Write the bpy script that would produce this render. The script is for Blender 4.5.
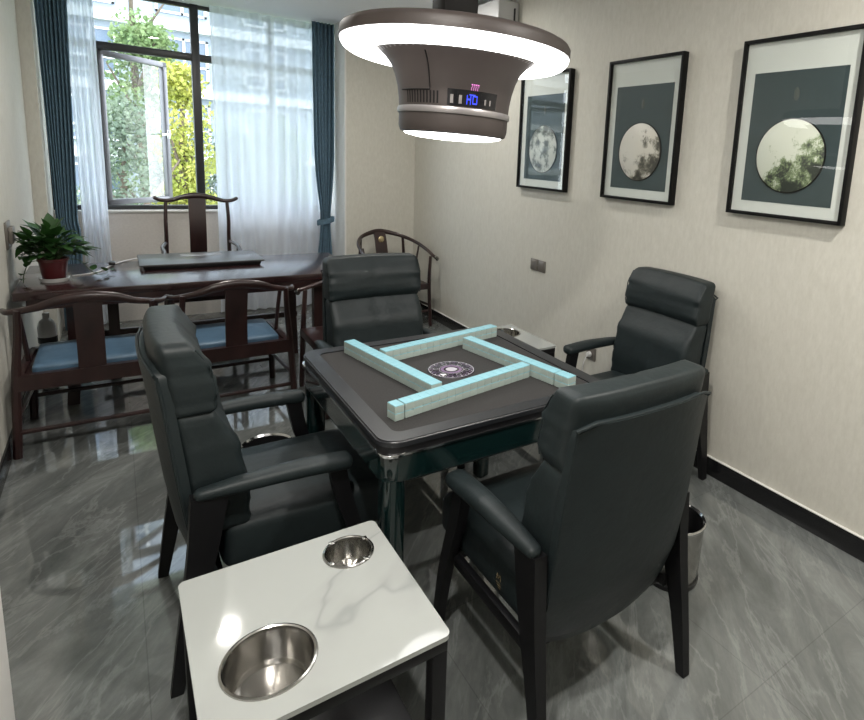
import bpy, bmesh, math, random
from mathutils import Vector, Matrix
PI = math.pi
S = bpy.context.scene
for o in list(bpy.data.objects): bpy.data.objects.remove(o)
C = S.collection

# ---------------------------------------------------------------- camera
def make_camera():
    y, p, r = 0.634432735, 0.171051563, 0.0563813763
    f = Vector((math.sin(y)*math.cos(p), math.cos(y)*math.cos(p), -math.sin(p)))
    rt = Vector((math.cos(y), -math.sin(y), 0)); up = rt.cross(f)
    rt2 = math.cos(r)*rt + math.sin(r)*up; up2 = -math.sin(r)*rt + math.cos(r)*up
    cd = bpy.data.cameras.new('camera'); co = bpy.data.objects.new('camera', cd); C.objects.link(co)
    m = Matrix.Identity(4)
    for i in range(3): m[i][0] = rt2[i]; m[i][1] = up2[i]; m[i][2] = -f[i]
    m[0][3], m[1][3], m[2][3] = 0, 0, 1.6
    co.matrix_world = m
    cd.sensor_fit = 'HORIZONTAL'; cd.sensor_width = 36
    cd.lens = 574.37*36/864
    cd.shift_x = (432-534.5)/864; cd.shift_y = (261-360)/864
    cd.clip_start = 0.02; cd.clip_end = 300
    S.camera = co
make_camera()
# ---------------------------------------------------------------- world, light, exposure
W = bpy.data.worlds.new('world'); S.world = W; W.use_nodes = True
wn = W.node_tree; wn.nodes.clear()
wo = wn.nodes.new('ShaderNodeOutputWorld'); wb = wn.nodes.new('ShaderNodeBackground')
wb.inputs['Color'].default_value = (0.86, 0.93, 1.0, 1); wb.inputs['Strength'].default_value = 6.5
wn.links.new(wb.outputs[0], wo.inputs[0])
sd = bpy.data.lights.new('sun', 'SUN'); sd.energy = 1.0; sd.angle = math.radians(12); sd.color = (1, .95, .85)
so = bpy.data.objects.new('sun', sd); C.objects.link(so); so.rotation_euler = (math.radians(42), 0, math.radians(40)); so.location = (0, -5, 12)
DOWN_W, RING_E, DISC_E, SPOT_E = 26.0, 5.5, 5.0, 22.0
S.view_settings.view_transform = 'Standard'; S.view_settings.look = 'None'
S.view_settings.gamma = 1; S.view_settings.use_curve_mapping = False
S.view_settings.exposure = 0.42

# ---------------------------------------------------------------- materials
MATS = {}
def nt(name):
    m = bpy.data.materials.new(name); m.use_nodes = True; n = m.node_tree
    b = n.nodes['Principled BSDF']; MATS[name] = m
    return m, n, b
def plain(name, col, rough=.5, metal=0, spec=.5, coat=0, noise=None, bump=None, trans=0, emit=None):
    """noise=(scale, amount) multiplies colour; bump=(scale, strength, dist)"""
    m, n, b = nt(name)
    b.inputs['Base Color'].default_value = (*col, 1); b.inputs['Roughness'].default_value = rough
    b.inputs['Metallic'].default_value = metal; b.inputs['Specular IOR Level'].default_value = spec
    b.inputs['Coat Weight'].default_value = coat; b.inputs['Coat Roughness'].default_value = .08
    b.inputs['Transmission Weight'].default_value = trans
    tc = n.nodes.new('ShaderNodeTexCoord')
    if noise:
        t = n.nodes.new('ShaderNodeTexNoise'); t.inputs['Scale'].default_value = noise[0]; t.inputs['Detail'].default_value = 4
        n.links.new(tc.outputs['Object'], t.inputs['Vector'])
        r = n.nodes.new('ShaderNodeMapRange'); r.inputs[1].default_value = .3; r.inputs[2].default_value = .7
        r.inputs[3].default_value = 1-noise[1]; r.inputs[4].default_value = 1+noise[1]
        n.links.new(t.outputs[0], r.inputs[0])
        mx = n.nodes.new('ShaderNodeVectorMath'); mx.operation = 'SCALE'; mx.inputs[0].default_value = col
        n.links.new(r.outputs[0], mx.inputs['Scale']); n.links.new(mx.outputs[0], b.inputs['Base Color'])
    if bump:
        t = n.nodes.new('ShaderNodeTexNoise'); t.inputs['Scale'].default_value = bump[0]; t.inputs['Detail'].default_value = 5
        n.links.new(tc.outputs['Object'], t.inputs['Vector'])
        bp = n.nodes.new('ShaderNodeBump'); bp.inputs['Strength'].default_value = bump[1]; bp.inputs['Distance'].default_value = bump[2]
        n.links.new(t.outputs[0], bp.inputs['Height']); n.links.new(bp.outputs[0], b.inputs['Normal'])
    if emit:
        b.inputs['Emission Color'].default_value = (*emit[0], 1); b.inputs['Emission Strength'].default_value = emit[1]
    return m
def ramp(n, stops):
    r = n.nodes.new('ShaderNodeValToRGB'); e = r.color_ramp.elements
    while len(e) < len(stops): e.new(.5)
    for i, (p, c) in enumerate(stops): e[i].position = p; e[i].color = (*c, 1)
    return r

def wallpaper():
    m, n, b = nt('linen_wallpaper')
    tc = n.nodes.new('ShaderNodeTexCoord'); g = n.nodes.new('ShaderNodeNewGeometry')
    t = n.nodes.new('ShaderNodeTexNoise'); t.inputs['Scale'].default_value = 55; t.inputs['Detail'].default_value = 6; t.inputs['Roughness'].default_value = .7
    mp = n.nodes.new('ShaderNodeMapping'); mp.inputs['Scale'].default_value = (1, 1, .35)
    n.links.new(g.outputs['Position'], mp.inputs[0]); n.links.new(mp.outputs[0], t.inputs['Vector'])
    r = ramp(n, [(.3, (.53, .515, .455)), (.7, (.61, .595, .535))])
    n.links.new(t.outputs[0], r.inputs[0]); n.links.new(r.outputs[0], b.inputs['Base Color'])
    bp = n.nodes.new('ShaderNodeBump'); bp.inputs['Strength'].default_value = .35; bp.inputs['Distance'].default_value = .003
    n.links.new(t.outputs[0], bp.inputs['Height']); n.links.new(bp.outputs[0], b.inputs['Normal'])
    b.inputs['Roughness'].default_value = .75
    return m
def marble_floor():
    m, n, b = nt('grey_marble_tiles')
    g = n.nodes.new('ShaderNodeNewGeometry')
    mp = n.nodes.new('ShaderNodeMapping'); mp.vector_type = 'TEXTURE'; mp.inputs['Rotation'].default_value = (0, 0, math.radians(52)); mp.inputs['Scale'].default_value = (1.2, .36, 1)
    n.links.new(g.outputs['Position'], mp.inputs[0])
    t = n.nodes.new('ShaderNodeTexNoise'); t.inputs['Scale'].default_value = 1.9; t.inputs['Detail'].default_value = 12; t.inputs['Roughness'].default_value = .70; t.inputs['Distortion'].default_value = .5
    n.links.new(mp.outputs[0], t.inputs['Vector'])
    r = ramp(n, [(.30, (.075, .082, .079)), (.5, (.130, .139, .135)), (.70, (.22, .232, .226))])
    n.links.new(t.outputs[0], r.inputs[0])
    # veins
    t2 = n.nodes.new('ShaderNodeTexNoise'); t2.inputs['Scale'].default_value = 1.5; t2.inputs['Detail'].default_value = 7; t2.inputs['Roughness'].default_value = .62; t2.inputs['Distortion'].default_value = .5
    n.links.new(mp.outputs[0], t2.inputs['Vector'])
    s = n.nodes.new('ShaderNodeMath'); s.operation = 'SUBTRACT'; s.inputs[1].default_value = .5; n.links.new(t2.outputs[0], s.inputs[0])
    a = n.nodes.new('ShaderNodeMath'); a.operation = 'ABSOLUTE'; n.links.new(s.outputs[0], a.inputs[0])
    v = n.nodes.new('ShaderNodeMapRange'); v.inputs[1].default_value = 0; v.inputs[2].default_value = .022; v.inputs[3].default_value = .30; v.inputs[4].default_value = 0
    n.links.new(a.outputs[0], v.inputs[0])
    mx = n.nodes.new('ShaderNodeMix'); mx.data_type = 'RGBA'; mx.inputs['B'].default_value = (.30, .315, .31, 1)
    n.links.new(v.outputs[0], mx.inputs['Factor']); n.links.new(r.outputs[0], mx.inputs['A'])
    # tile joints
    br = n.nodes.new('ShaderNodeTexBrick'); br.offset = 0; br.inputs['Scale'].default_value = 1; br.inputs['Brick Width'].default_value = .8; br.inputs['Row Height'].default_value = .8; br.inputs['Mortar Size'].default_value = .0018
    br.inputs['Color1'].default_value = br.inputs['Color2'].default_value = (1, 1, 1, 1); br.inputs['Mortar'].default_value = (.78, .78, .78, 1)
    n.links.new(g.outputs['Position'], br.inputs['Vector'])
    m2 = n.nodes.new('ShaderNodeMix'); m2.data_type = 'RGBA'; m2.blend_type = 'MULTIPLY'; m2.inputs['Factor'].default_value = 1
    n.links.new(mx.outputs['Result'], m2.inputs['A']); n.links.new(br.outputs['Color'], m2.inputs['B'])
    n.links.new(m2.outputs['Result'], b.inputs['Base Color'])
    b.inputs['Roughness'].default_value = .035; b.inputs['IOR'].default_value = 1.9
    return m
def white_marble():
    m, n, b = nt('white_marble')
    g = n.nodes.new('ShaderNodeTexCoord')
    mp = n.nodes.new('ShaderNodeMapping'); mp.vector_type = 'TEXTURE'; mp.inputs['Rotation'].default_value = (0, 0, math.radians(28)); mp.inputs['Scale'].default_value = (1.8, .8, 1); mp.inputs['Location'].default_value = (.9, .35, 0)
    n.links.new(g.outputs['Object'], mp.inputs[0])
    t2 = n.nodes.new('ShaderNodeTexNoise'); t2.inputs['Scale'].default_value = 1.5; t2.inputs['Detail'].default_value = 4; t2.inputs['Distortion'].default_value = .7
    n.links.new(mp.outputs[0], t2.inputs['Vector'])
    s = n.nodes.new('ShaderNodeMath'); s.operation = 'SUBTRACT'; s.inputs[1].default_value = .5; n.links.new(t2.outputs[0], s.inputs[0])
    a = n.nodes.new('ShaderNodeMath'); a.operation = 'ABSOLUTE'; n.links.new(s.outputs[0], a.inputs[0])
    v = ramp(n, [(0, (.27, .285, .275)), (.010, (.335, .347, .335)), (.045, (.355, .37, .355))])
    n.links.new(a.outputs[0], v.inputs[0]); n.links.new(v.outputs[0], b.inputs['Base Color'])
    b.inputs['Roughness'].default_value = .05; b.inputs['Specular IOR Level'].default_value = .6
    return m
def wood(name, c1, c2, rough=.3, axis=(1, 1, 1), coat=.3):
    m, n, b = nt(name)
    tc = n.nodes.new('ShaderNodeTexCoord'); mp = n.nodes.new('ShaderNodeMapping'); mp.inputs['Scale'].default_value = axis
    n.links.new(tc.outputs['Object'], mp.inputs[0])
    t = n.nodes.new('ShaderNodeTexNoise'); t.inputs['Scale'].default_value = 9; t.inputs['Detail'].default_value = 8; t.inputs['Distortion'].default_value = .5
    n.links.new(mp.outputs[0], t.inputs['Vector'])
    r = ramp(n, [(.3, c1), (.7, c2)]); n.links.new(t.outputs[0], r.inputs[0]); n.links.new(r.outputs[0], b.inputs['Base Color'])
    b.inputs['Roughness'].default_value = rough; b.inputs['Coat Weight'].default_value = coat; b.inputs['Coat Roughness'].default_value = .15
    return m
def sheer_mat():
    m, n, b = nt('sheer_voile'); n.nodes.remove(b); out = n.nodes['Material Output']
    tr = n.nodes.new('ShaderNodeBsdfTransparent'); tr.inputs[0].default_value = (.93, .96, 1, 1)
    tl = n.nodes.new('ShaderNodeBsdfTranslucent'); tl.inputs[0].default_value = (.84, .89, .96, 1)
    df = n.nodes.new('ShaderNodeBsdfDiffuse'); df.inputs[0].default_value = (.80, .84, .90, 1)
    a = n.nodes.new('ShaderNodeMixShader'); a.inputs[0].default_value = .45
    n.links.new(tl.outputs[0], a.inputs[1]); n.links.new(df.outputs[0], a.inputs[2])
    lw = n.nodes.new('ShaderNodeLayerWeight'); lw.inputs[0].default_value = .35
    mr = n.nodes.new('ShaderNodeMapRange'); mr.inputs[3].default_value = .82; mr.inputs[4].default_value = 1.0
    n.links.new(lw.outputs['Facing'], mr.inputs[0])
    mx = n.nodes.new('ShaderNodeMixShader'); n.links.new(mr.outputs[0], mx.inputs[0])
    n.links.new(tr.outputs[0], mx.inputs[1]); n.links.new(a.outputs[0], mx.inputs[2]); n.links.new(mx.outputs[0], out.inputs[0])
    return m
def glass_mat(name, tint=(1, 1, 1), refl=.08, rough=0):
    m, n, b = nt(name); n.nodes.remove(b); out = n.nodes['Material Output']
    tr = n.nodes.new('ShaderNodeBsdfTransparent'); tr.inputs[0].default_value = (*tint, 1)
    gl = n.nodes.new('ShaderNodeBsdfGlossy'); gl.inputs['Roughness'].default_value = rough
    fr = n.nodes.new('ShaderNodeFresnel'); fr.inputs[0].default_value = 1.5
    gg = n.nodes.new('ShaderNodeNewGeometry'); ir = n.nodes.new('ShaderNodeMapRange'); ir.inputs[3].default_value = 1.5; ir.inputs[4].default_value = 1/1.5
    n.links.new(gg.outputs['Backfacing'], ir.inputs[0]); n.links.new(ir.outputs[0], fr.inputs[0])
    ad = n.nodes.new('ShaderNodeMath'); ad.operation = 'ADD'; ad.use_clamp = True; ad.inputs[1].default_value = refl
    n.links.new(fr.outputs[0], ad.inputs[0])
    mx = n.nodes.new('ShaderNodeMixShader'); n.links.new(ad.outputs[0], mx.inputs[0])
    n.links.new(tr.outputs[0], mx.inputs[1]); n.links.new(gl.outputs[0], mx.inputs[2]); n.links.new(mx.outputs[0], out.inputs[0])
    return m
def emission(name, col, s):
    m, n, b = nt(name); n.nodes.remove(b)
    e = n.nodes.new('ShaderNodeEmission'); e.inputs[0].default_value = (*col, 1); e.inputs[1].default_value = s
    n.links.new(e.outputs[0], n.nodes['Material Output'].inputs[0]); return m
def ink_landscape(name, seed, base, ink, green, bias=(0, 0), thr=.5):
    """round ink landscape in plate coordinates (y to the left, z up): brushed trees and rocks, blank mist elsewhere"""
    m, n, b = nt(name)
    tc = n.nodes.new('ShaderNodeTexCoord'); mp = n.nodes.new('ShaderNodeMapping'); mp.inputs['Location'].default_value = (seed*3.1, seed*1.7, seed)
    n.links.new(tc.outputs['Object'], mp.inputs[0])
    t = n.nodes.new('ShaderNodeTexNoise'); t.inputs['Scale'].default_value = 13; t.inputs['Detail'].default_value = 3; t.inputs['Roughness'].default_value = .5
    n.links.new(mp.outputs[0], t.inputs['Vector'])
    f = n.nodes.new('ShaderNodeTexNoise'); f.inputs['Scale'].default_value = 75; f.inputs['Detail'].default_value = 4; f.inputs['Roughness'].default_value = .7; f.inputs['Distortion'].default_value = 1.5
    n.links.new(mp.outputs[0], f.inputs['Vector'])
    sp = n.nodes.new('ShaderNodeSeparateXYZ'); n.links.new(tc.outputs['Object'], sp.inputs[0])
    def ma(op, a, b_):
        q = n.nodes.new('ShaderNodeMath'); q.operation = op
        for k, v in enumerate((a, b_)):
            if isinstance(v, (int, float)): q.inputs[k].default_value = v
            else: n.links.new(v, q.inputs[k])
        return q.outputs[0]
    g = ma('ADD', ma('MULTIPLY', ma('ADD', sp.outputs['Y'], .005), bias[0]), ma('MULTIPLY', ma('SUBTRACT', sp.outputs['Z'], .284), bias[1]))
    v = ma('ADD', ma('ADD', t.outputs[0], g), ma('MULTIPLY', ma('SUBTRACT', f.outputs[0], .5), .55))
    r = ramp(n, [(thr-.02, base), (thr+.06, green), (thr+.16, ink)])
    n.links.new(v, r.inputs[0]); n.links.new(r.outputs[0], b.inputs['Base Color']); b.inputs['Roughness'].default_value = .35
    return m
def leaf_mat(name, c1, c2, tl=.35):
    m, n, b = nt(name); out = n.nodes['Material Output']
    oi = n.nodes.new('ShaderNodeTexCoord'); t = n.nodes.new('ShaderNodeTexNoise'); t.inputs['Scale'].default_value = 3
    n.links.new(oi.outputs['Object'], t.inputs['Vector']); r = ramp(n, [(.35, c1), (.65, c2)]); n.links.new(t.outputs[0], r.inputs[0])
    n.links.new(r.outputs[0], b.inputs['Base Color']); b.inputs['Roughness'].default_value = .5
    ts = n.nodes.new('ShaderNodeBsdfTranslucent'); n.links.new(r.outputs[0], ts.inputs[0])
    mx = n.nodes.new('ShaderNodeMixShader'); mx.inputs[0].default_value = tl
    n.links.new(b.outputs[0], mx.inputs[1]); n.links.new(ts.outputs[0], mx.inputs[2]); n.links.new(mx.outputs[0], out.inputs[0])
    return m

wallpaper(); marble_floor(); white_marble(); sheer_mat()
glass_mat('window_glass', (.95, .98, 1), .02); glass_mat('picture_glass', (1, 1, 1), .0)
glass_mat('sash_glass', (.82, .86, .85), .06)
plain('ceiling_paint', (.88, .89, .92), .8)
plain('white_plaster', (.72, .71, .68), .7)
plain('sill_paint', (.60, .565, .53), .7, noise=(60, .05))
plain('black_skirting', (.008, .008, .009), .25)
plain('window_aluminium', (.045, .047, .050), .35, metal=.3)
plain('sash_aluminium', (.16, .16, .175), .35, metal=.5)
plain('blue_drape', (.095, .165, .225), .8, noise=(40, .15), bump=(120, .3, .002))
plain('leather', (.0115, .0175, .0190), .50, spec=.35, noise=(14, .12), bump=(38, .35, .004))
plain('black_metal', (.004, .004, .005), .45, spec=.35)
plain('gloss_green', (.003, .011, .011), .12, coat=.8, noise=(6, .2))
plain('felt', (.021, .0195, .019), .9, noise=(180, .3), bump=(300, .4, .001))
plain('rim_vinyl', (.013, .014, .017), .36, noise=(220, .25), bump=(400, .3, .0006))
plain('chrome', (.62, .62, .63), .12, metal=1)
plain('steel', (.45, .44, .42), .16, metal=1)
plain('tile_blue', (.22, .45, .52), .3)
plain('tile_white', (.36, .43, .40), .3)
wood('rosewood', (.012, .0045, .0045), (.034, .012, .011), .35, (1, 1, .25))
wood('desk_wood', (.022, .009, .009), (.040, .017, .018), .25, (.3, 2.5, 2.5), .6)
plain('blue_leather', (.075, .14, .215), .4, noise=(20, .1))
plain('lamp_brown', (.046, .036, .033), .5, metal=.0, noise=(4, .1))
plain('lamp_dark', (.004, .0035, .0035), .5, spec=.25)
plain('lamp_band', (.30, .28, .28), .3, metal=.6)
emission('ring_glow', (1, .99, .97), RING_E); emission('disc_glow', (1, .99, .97), DISC_E); emission('spot_glow', (1, .97, .92), SPOT_E)
emission('display_blue', (.05, .08, 1), 1.6); emission('display_pink', (1, .3, .8), 1.2)
plain('display_black', (.004, .004, .006), .1)
plain('picture_frame', (.004, .004, .004), .55, spec=.2)
plain('picture_mat', (.62, .66, .62), .8)
plain('picture_panel', (.030, .052, .055), .6, noise=(30, .06))
plain('picture_motif', (.07, .085, .075), .6)
ink_landscape('ink_plate_one', 1.0, (.55, .58, .53), (.07, .08, .07), (.24, .27, .24), (0, .4), .47)
ink_landscape('ink_plate_two', 2.3, (.66, .64, .57), (.05, .05, .04), (.25, .24, .19), (-.9, -.6), .55)
ink_landscape('ink_plate_three', 5.3, (.66, .70, .60), (.03, .04, .03), (.24, .32, .16), (-1.0, -1.1), .52)
plain('switch_grey', (.22, .20, .18), .35, metal=.4)
plain('white_plastic', (.70, .70, .70), .35)
plain('black_plastic', (.012, .012, .013), .3)
plain('tray_top', (.07, .068, .07), .3)
plain('terracotta', (.10, .015, .018), .3, coat=.3)
plain('clear_plastic', (.75, .75, .75), .15, spec=.7)
plain('soil', (.02, .012, .008), .9)
leaf_mat('pothos_leaf', (.012, .05, .010), (.045, .13, .025), .2)
plain('vine_stem', (.05, .09, .03), .6)
plain('brass', (.62, .50, .30), .25, metal=.8)
plain('facade_grey', (.20, .235, .27), .7); plain('facade_white', (.52, .54, .54), .7); plain('facade_window', (.07, .10, .14), .15)
plain('facade_beige', (.62, .52, .50), .8)
leaf_mat('leaf_yellow', (.20, .24, .035), (.36, .36, .085), .4); leaf_mat('leaf_green', (.10, .17, .06), (.20, .27, .11), .4); leaf_mat('leaf_soft', (.11, .155, .11), (.19, .235, .165), .4)
plain('bark', (.09, .07, .05), .9); plain('lawn', (.12, .16, .08), .9)
plain('purple_print', (.16, .10, .19), .3); plain('silver_print', (.42, .40, .45), .3); plain('disc_black', (.010, .009, .014), .15)
M = MATS

# ---------------------------------------------------------------- geometry helpers
def V(*a): return Vector(a)
def obj(name, bm, mat, parent=None, smooth=True, angle=40):
    me = bpy.data.meshes.new(name); bm.normal_update(); bm.to_mesh(me); bm.free()
    for mm in (mat if isinstance(mat, (list, tuple)) else [mat]): me.materials.append(MATS[mm])
    o = bpy.data.objects.new(name, me); C.objects.link(o)
    if smooth:
        for p in me.polygons: p.use_smooth = True
        try: me.set_sharp_from_angle(angle=math.radians(angle))
        except Exception: pass
    if parent: o.parent = parent
    return o
def thing(name, label, cat, loc=(0, 0, 0), rz=0, group=None):
    o = bpy.data.objects.new(name, None); C.objects.link(o); o.location = loc; o.rotation_euler = (0, 0, rz)
    o.empty_display_size = .1
    return tag(o, label, cat, group)
def tag(o, label, cat, group=None):
    o['label'] = label; o['category'] = cat
    if group: o['group'] = group
    return o
def struct(name, bm, mat, **k):
    o = obj(name, bm, mat, **k); o['kind'] = 'structure'; return o
def dup(root, loc, rz, label, group=None):
    r = root.copy(); C.objects.link(r); r.location = loc; r.rotation_euler = (0, 0, rz); r['label'] = label
    if group: r['group'] = group
    def kids(a, b):
        for ch in list(a.children):
            if ch is b: continue
            c = ch.copy(); C.objects.link(c); c.parent = b; kids(ch, c)
    src = [c for c in root.children]
    for ch in src:
        c = ch.copy(); C.objects.link(c); c.parent = r
        for g in list(ch.children):
            d = g.copy(); C.objects.link(d); d.parent = c
    return r
def box(bm, lo, hi, bev=0, seg=2, mat=0, rot=None, taper=None):
    cx, cy, cz = [(a+b)/2 for a, b in zip(lo, hi)]
    g = bmesh.ops.create_cube(bm, size=1)
    vs = g['verts']
    for v in vs:
        v.co = V(v.co.x*(hi[0]-lo[0]), v.co.y*(hi[1]-lo[1]), v.co.z*(hi[2]-lo[2]))
        if taper and v.co.z < 0: v.co.x *= taper; v.co.y *= taper
        if rot: v.co = rot @ v.co
        v.co += V(cx, cy, cz)
    fs = list({f for v in vs for f in v.link_faces})
    for f in fs: f.material_index = mat
    if bev:
        es = list({e for v in vs for e in v.link_edges})
        r = bmesh.ops.bevel(bm, geom=es, offset=bev, segments=seg, affect='EDGES', profile=.5)
        for f in r['faces']: f.material_index = mat
def prism(bm, pts, z0, z1, mat=0, bev=0):
    """pts: outline (x, y)"""
    vb = [bm.verts.new((x, y, z0)) for x, y in pts]; vt = [bm.verts.new((x, y, z1)) for x, y in pts]
    n = len(pts); fs = []
    fs.append(bm.faces.new(vt)); fs.append(bm.faces.new(vb[::-1]))
    for i in range(n): fs.append(bm.faces.new((vb[i], vb[(i+1) % n], vt[(i+1) % n], vt[i])))
    for f in fs: f.material_index = mat
    if bev:
        es = [e for e in fs[0].edges] + [e for e in fs[1].edges]
        bmesh.ops.bevel(bm, geom=es, offset=bev, segments=3, affect='EDGES', profile=.5)
def rrect(cx, cy, hx, hy, r, n=6):
    out = []
    for sx, sy, a0 in ((1, 1, 0), (-1, 1, 90), (-1, -1, 180), (1, -1, 270)):
        for i in range(n+1):
            a = math.radians(a0+90*i/n); out.append((cx+sx*(hx-r)+r*math.cos(a), cy+sy*(hy-r)+r*math.sin(a)))
    return out
def lathe(bm, prof, seg=48, c=(0, 0, 0), mat=0, closed=False):
    rings = []
    for r, z in prof:
        if r < 1e-6: rings.append([bm.verts.new((c[0], c[1], c[2]+z))])
        else: rings.append([bm.verts.new((c[0]+r*math.cos(2*PI*i/seg), c[1]+r*math.sin(2*PI*i/seg), c[2]+z)) for i in range(seg)])
    prs = list(zip(rings, rings[1:]))
    if closed: prs.append((rings[-1], rings[0]))
    for a, b in prs:
        for i in range(seg):
            j = (i+1) % seg
            if len(a) == 1 and len(b) == 1: continue
            if len(a) == 1: f = bm.faces.new((a[0], b[j], b[i]))
            elif len(b) == 1: f = bm.faces.new((a[i], a[j], b[0]))
            else: f = bm.faces.new((a[i], a[j], b[j], b[i]))
            f.material_index = mat
def catmull(pts, n=6):
    P = [Vector(p) for p in pts]; P = [P[0]*2-P[1]] + P + [P[-1]*2-P[-2]]
    out = []
    for i in range(1, len(P)-2):
        for k in range(n):
            t = k/n; a, b, c, d = P[i-1], P[i], P[i+1], P[i+2]
            out.append(.5*((2*b)+(c-a)*t+(2*a-5*b+4*c-d)*t*t+(3*b-a-3*c+d)*t**3))
    out.append(P[-2]); return out
def sweep(bm, pts, rad, seg=10, sq=0, up=(0, 0, 1), rad2=None, smooth=0, mat=0, cap=True, rnd=0):
    """tube along pts; rad/rad2 half widths (numbers or lists) across / along up; sq>0 gives a squarer section; rnd ends rounded"""
    if smooth:
        k = len(pts)
        R = rad if isinstance(rad, (list, tuple)) else [rad]*k
        R2 = R if rad2 is None else (rad2 if isinstance(rad2, (list, tuple)) else [rad2]*k)
        pts = catmull(pts, smooth); m = len(pts)
        def rs(L): return [L[min(int(i/(m-1)*(k-1)), k-2)]*(1-(i/(m-1)*(k-1)-min(int(i/(m-1)*(k-1)), k-2))) + L[min(int(i/(m-1)*(k-1)), k-2)+1]*(i/(m-1)*(k-1)-min(int(i/(m-1)*(k-1)), k-2)) for i in range(m)]
        rad, rad2 = rs(R), rs(R2)
    pts = [Vector(p) for p in pts]; n = len(pts)
    R = rad if isinstance(rad, (list, tuple)) else [rad]*n
    R2 = R if rad2 is None else (rad2 if isinstance(rad2, (list, tuple)) else [rad2]*n)
    R, R2 = list(R), list(R2)
    if rnd:
        d0 = (pts[0]-pts[1]).normalized(); d1 = (pts[-1]-pts[-2]).normalized()
        pa = [pts[0]+d0*rnd*math.sin(a) for a in (1.45, 1.1, .7, .35)]; pb = [pts[-1]+d1*rnd*math.sin(a) for a in (.35, .7, 1.1, 1.45)]
        ca = [math.cos(a) for a in (1.45, 1.1, .7, .35)]
        R = [R[0]*c for c in ca] + R + [R[-1]*c for c in ca[::-1]]; R2 = [R2[0]*c for c in ca] + R2 + [R2[-1]*c for c in ca[::-1]]
        pts = pa+pts+pb; n = len(pts)
    up = Vector(up); rings = []
    for i, p in enumerate(pts):
        t = (pts[min(i+1, n-1)]-pts[max(i-1, 0)]).normalized()
        s = t.cross(up)
        if s.length < 1e-4: s = t.cross(V(0, 1, 0))
        s.normalize(); u = s.cross(t).normalized()
        ring = []
        for k in range(seg):
            a = 2*PI*(k+.5)/seg; ca, sa = math.cos(a), math.sin(a)
            if sq:
                m_ = max(abs(ca), abs(sa)); q = (1-sq)+sq/m_; ca *= q; sa *= q
            ring.append(bm.verts.new(p+s*R[i]*ca+u*R2[i]*sa))
        rings.append(ring)
    for a, b in zip(rings, rings[1:]):
        for k in range(seg):
            f = bm.faces.new((a[k], a[(k+1) % seg], b[(k+1) % seg], b[k])); f.material_index = mat
    if cap:
        bm.faces.new(rings[0][::-1]).material_index = mat; bm.faces.new(rings[-1]).material_index = mat
def puff(bm, half, r, bulge, fn, n=14, mat=0):
    """rounded, bulging cushion; fn maps (x,y,z) local to the final point"""
    hx, hy, hz = half; idx = {}
    def vert(i, j, k):
        key = (i, j, k)
        if key in idx: return idx[key]
        u, v, w = [2*q/n-1 for q in key]
        # spread samples towards the edges
        u, v, w = [math.sin(q*PI/2)*.35+q*.65 for q in (u, v, w)]
        p = V(u*hx, v*hy, w*hz)
        inner = V(max(-hx+r, min(hx-r, p.x)), max(-hy+r, min(hy-r, p.y)), max(-hz+r, min(hz-r, p.z)))
        d = p-inner
        if d.length > 1e-7: p = inner+d.normalized()*r
        b = V(bulge[0]*(1-v*v)*(1-w*w)*(u**3), bulge[1]*(1-u*u)*(1-w*w)*(v**3), bulge[2]*(1-u*u)*(1-v*v)*(w**3))
        p += b
        idx[key] = bm.verts.new(fn(p)); return idx[key]
    for a in range(n):
        for b in range(n):
            for fidx in range(6):
                ax, side = fidx//2, fidx % 2; k = n*side
                q = []
                for da, db in ((0, 0), (1, 0), (1, 1), (0, 1)):
                    t = [a+da, b+db]; t.insert(ax, k); q.append(vert(*t))
                if (side == 0) ^ (ax == 1): q = q[::-1]
                f = bm.faces.new(q); f.material_index = mat
def new(): return bmesh.new()

# ---------------------------------------------------------------- room shell
XL, XR, YB, YW, ZC = -.50, 2.50, -1.6, 6.10, 2.79
bm = new(); box(bm, (XL-.2, YB-.2, -.1), (XR+.2, YW+.25, 0)); struct('floor', bm, 'grey_marble_tiles', smooth=False)
bm = new(); box(bm, (XL-.2, YB-.2, ZC), (XR+.2, YW+.25, ZC+.1)); struct('ceiling', bm, 'ceiling_paint', smooth=False)
bm = new(); box(bm, (XL-.2, YB, 0), (XL, YW, ZC)); struct('wall_left', bm, 'linen_wallpaper', smooth=False)
bm = new(); box(bm, (XR, YB, 0), (XR+.2, YW, ZC)); struct('wall_right', bm, 'linen_wallpaper', smooth=False)
bm = new(); box(bm, (XL-.2, YB-.2, 0), (XR+.2, YB, ZC)); struct('wall_rear', bm, 'linen_wallpaper', smooth=False)
# window wall: low wall, header-free (window reaches the ceiling), side returns
WX0, WX1, ZS = -.42, 1.78, .99
bm = new(); box(bm, (XL-.2, YW, 0), (XR+.2, YW+.22, ZS-.02)); box(bm, (XL-.2, YW, ZS-.02), (WX0, YW+.22, ZC)); box(bm, (WX1, YW, ZS-.02), (XR+.2, YW+.22, ZC))
struct('wall_window', bm, 'sill_paint', smooth=False)
bm = new(); box(bm, (WX0, YW-.02, ZS-.02), (WX1, YW+.22, ZS), .004); struct('trim_1', bm, 'white_plaster')
bm = new(); box(bm, (1.80, 5.56, 0), (XR, YW, ZC)); struct('wall_pillar', bm, 'linen_wallpaper', smooth=False)
bm = new(); box(bm, (1.785, 5.562, 0), (1.80, YW, ZC)); struct('trim_2', bm, 'white_plaster', smooth=False)
bm = new(); box(bm, (XL, 5.65, 0), (-.42, YW, ZC)); struct('wall_nib', bm, 'linen_wallpaper', smooth=False)
bm = new(); box(bm, (XL, .1, 0), (-.243, 1.5, ZC)); struct('wall_jamb', bm, 'white_plaster', smooth=False)
bm = new(); box(bm, (XL, 1.5, 0), (XL+.012, 5.65, .10), .002); struct('baseboard_left', bm, 'black_skirting')
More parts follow.
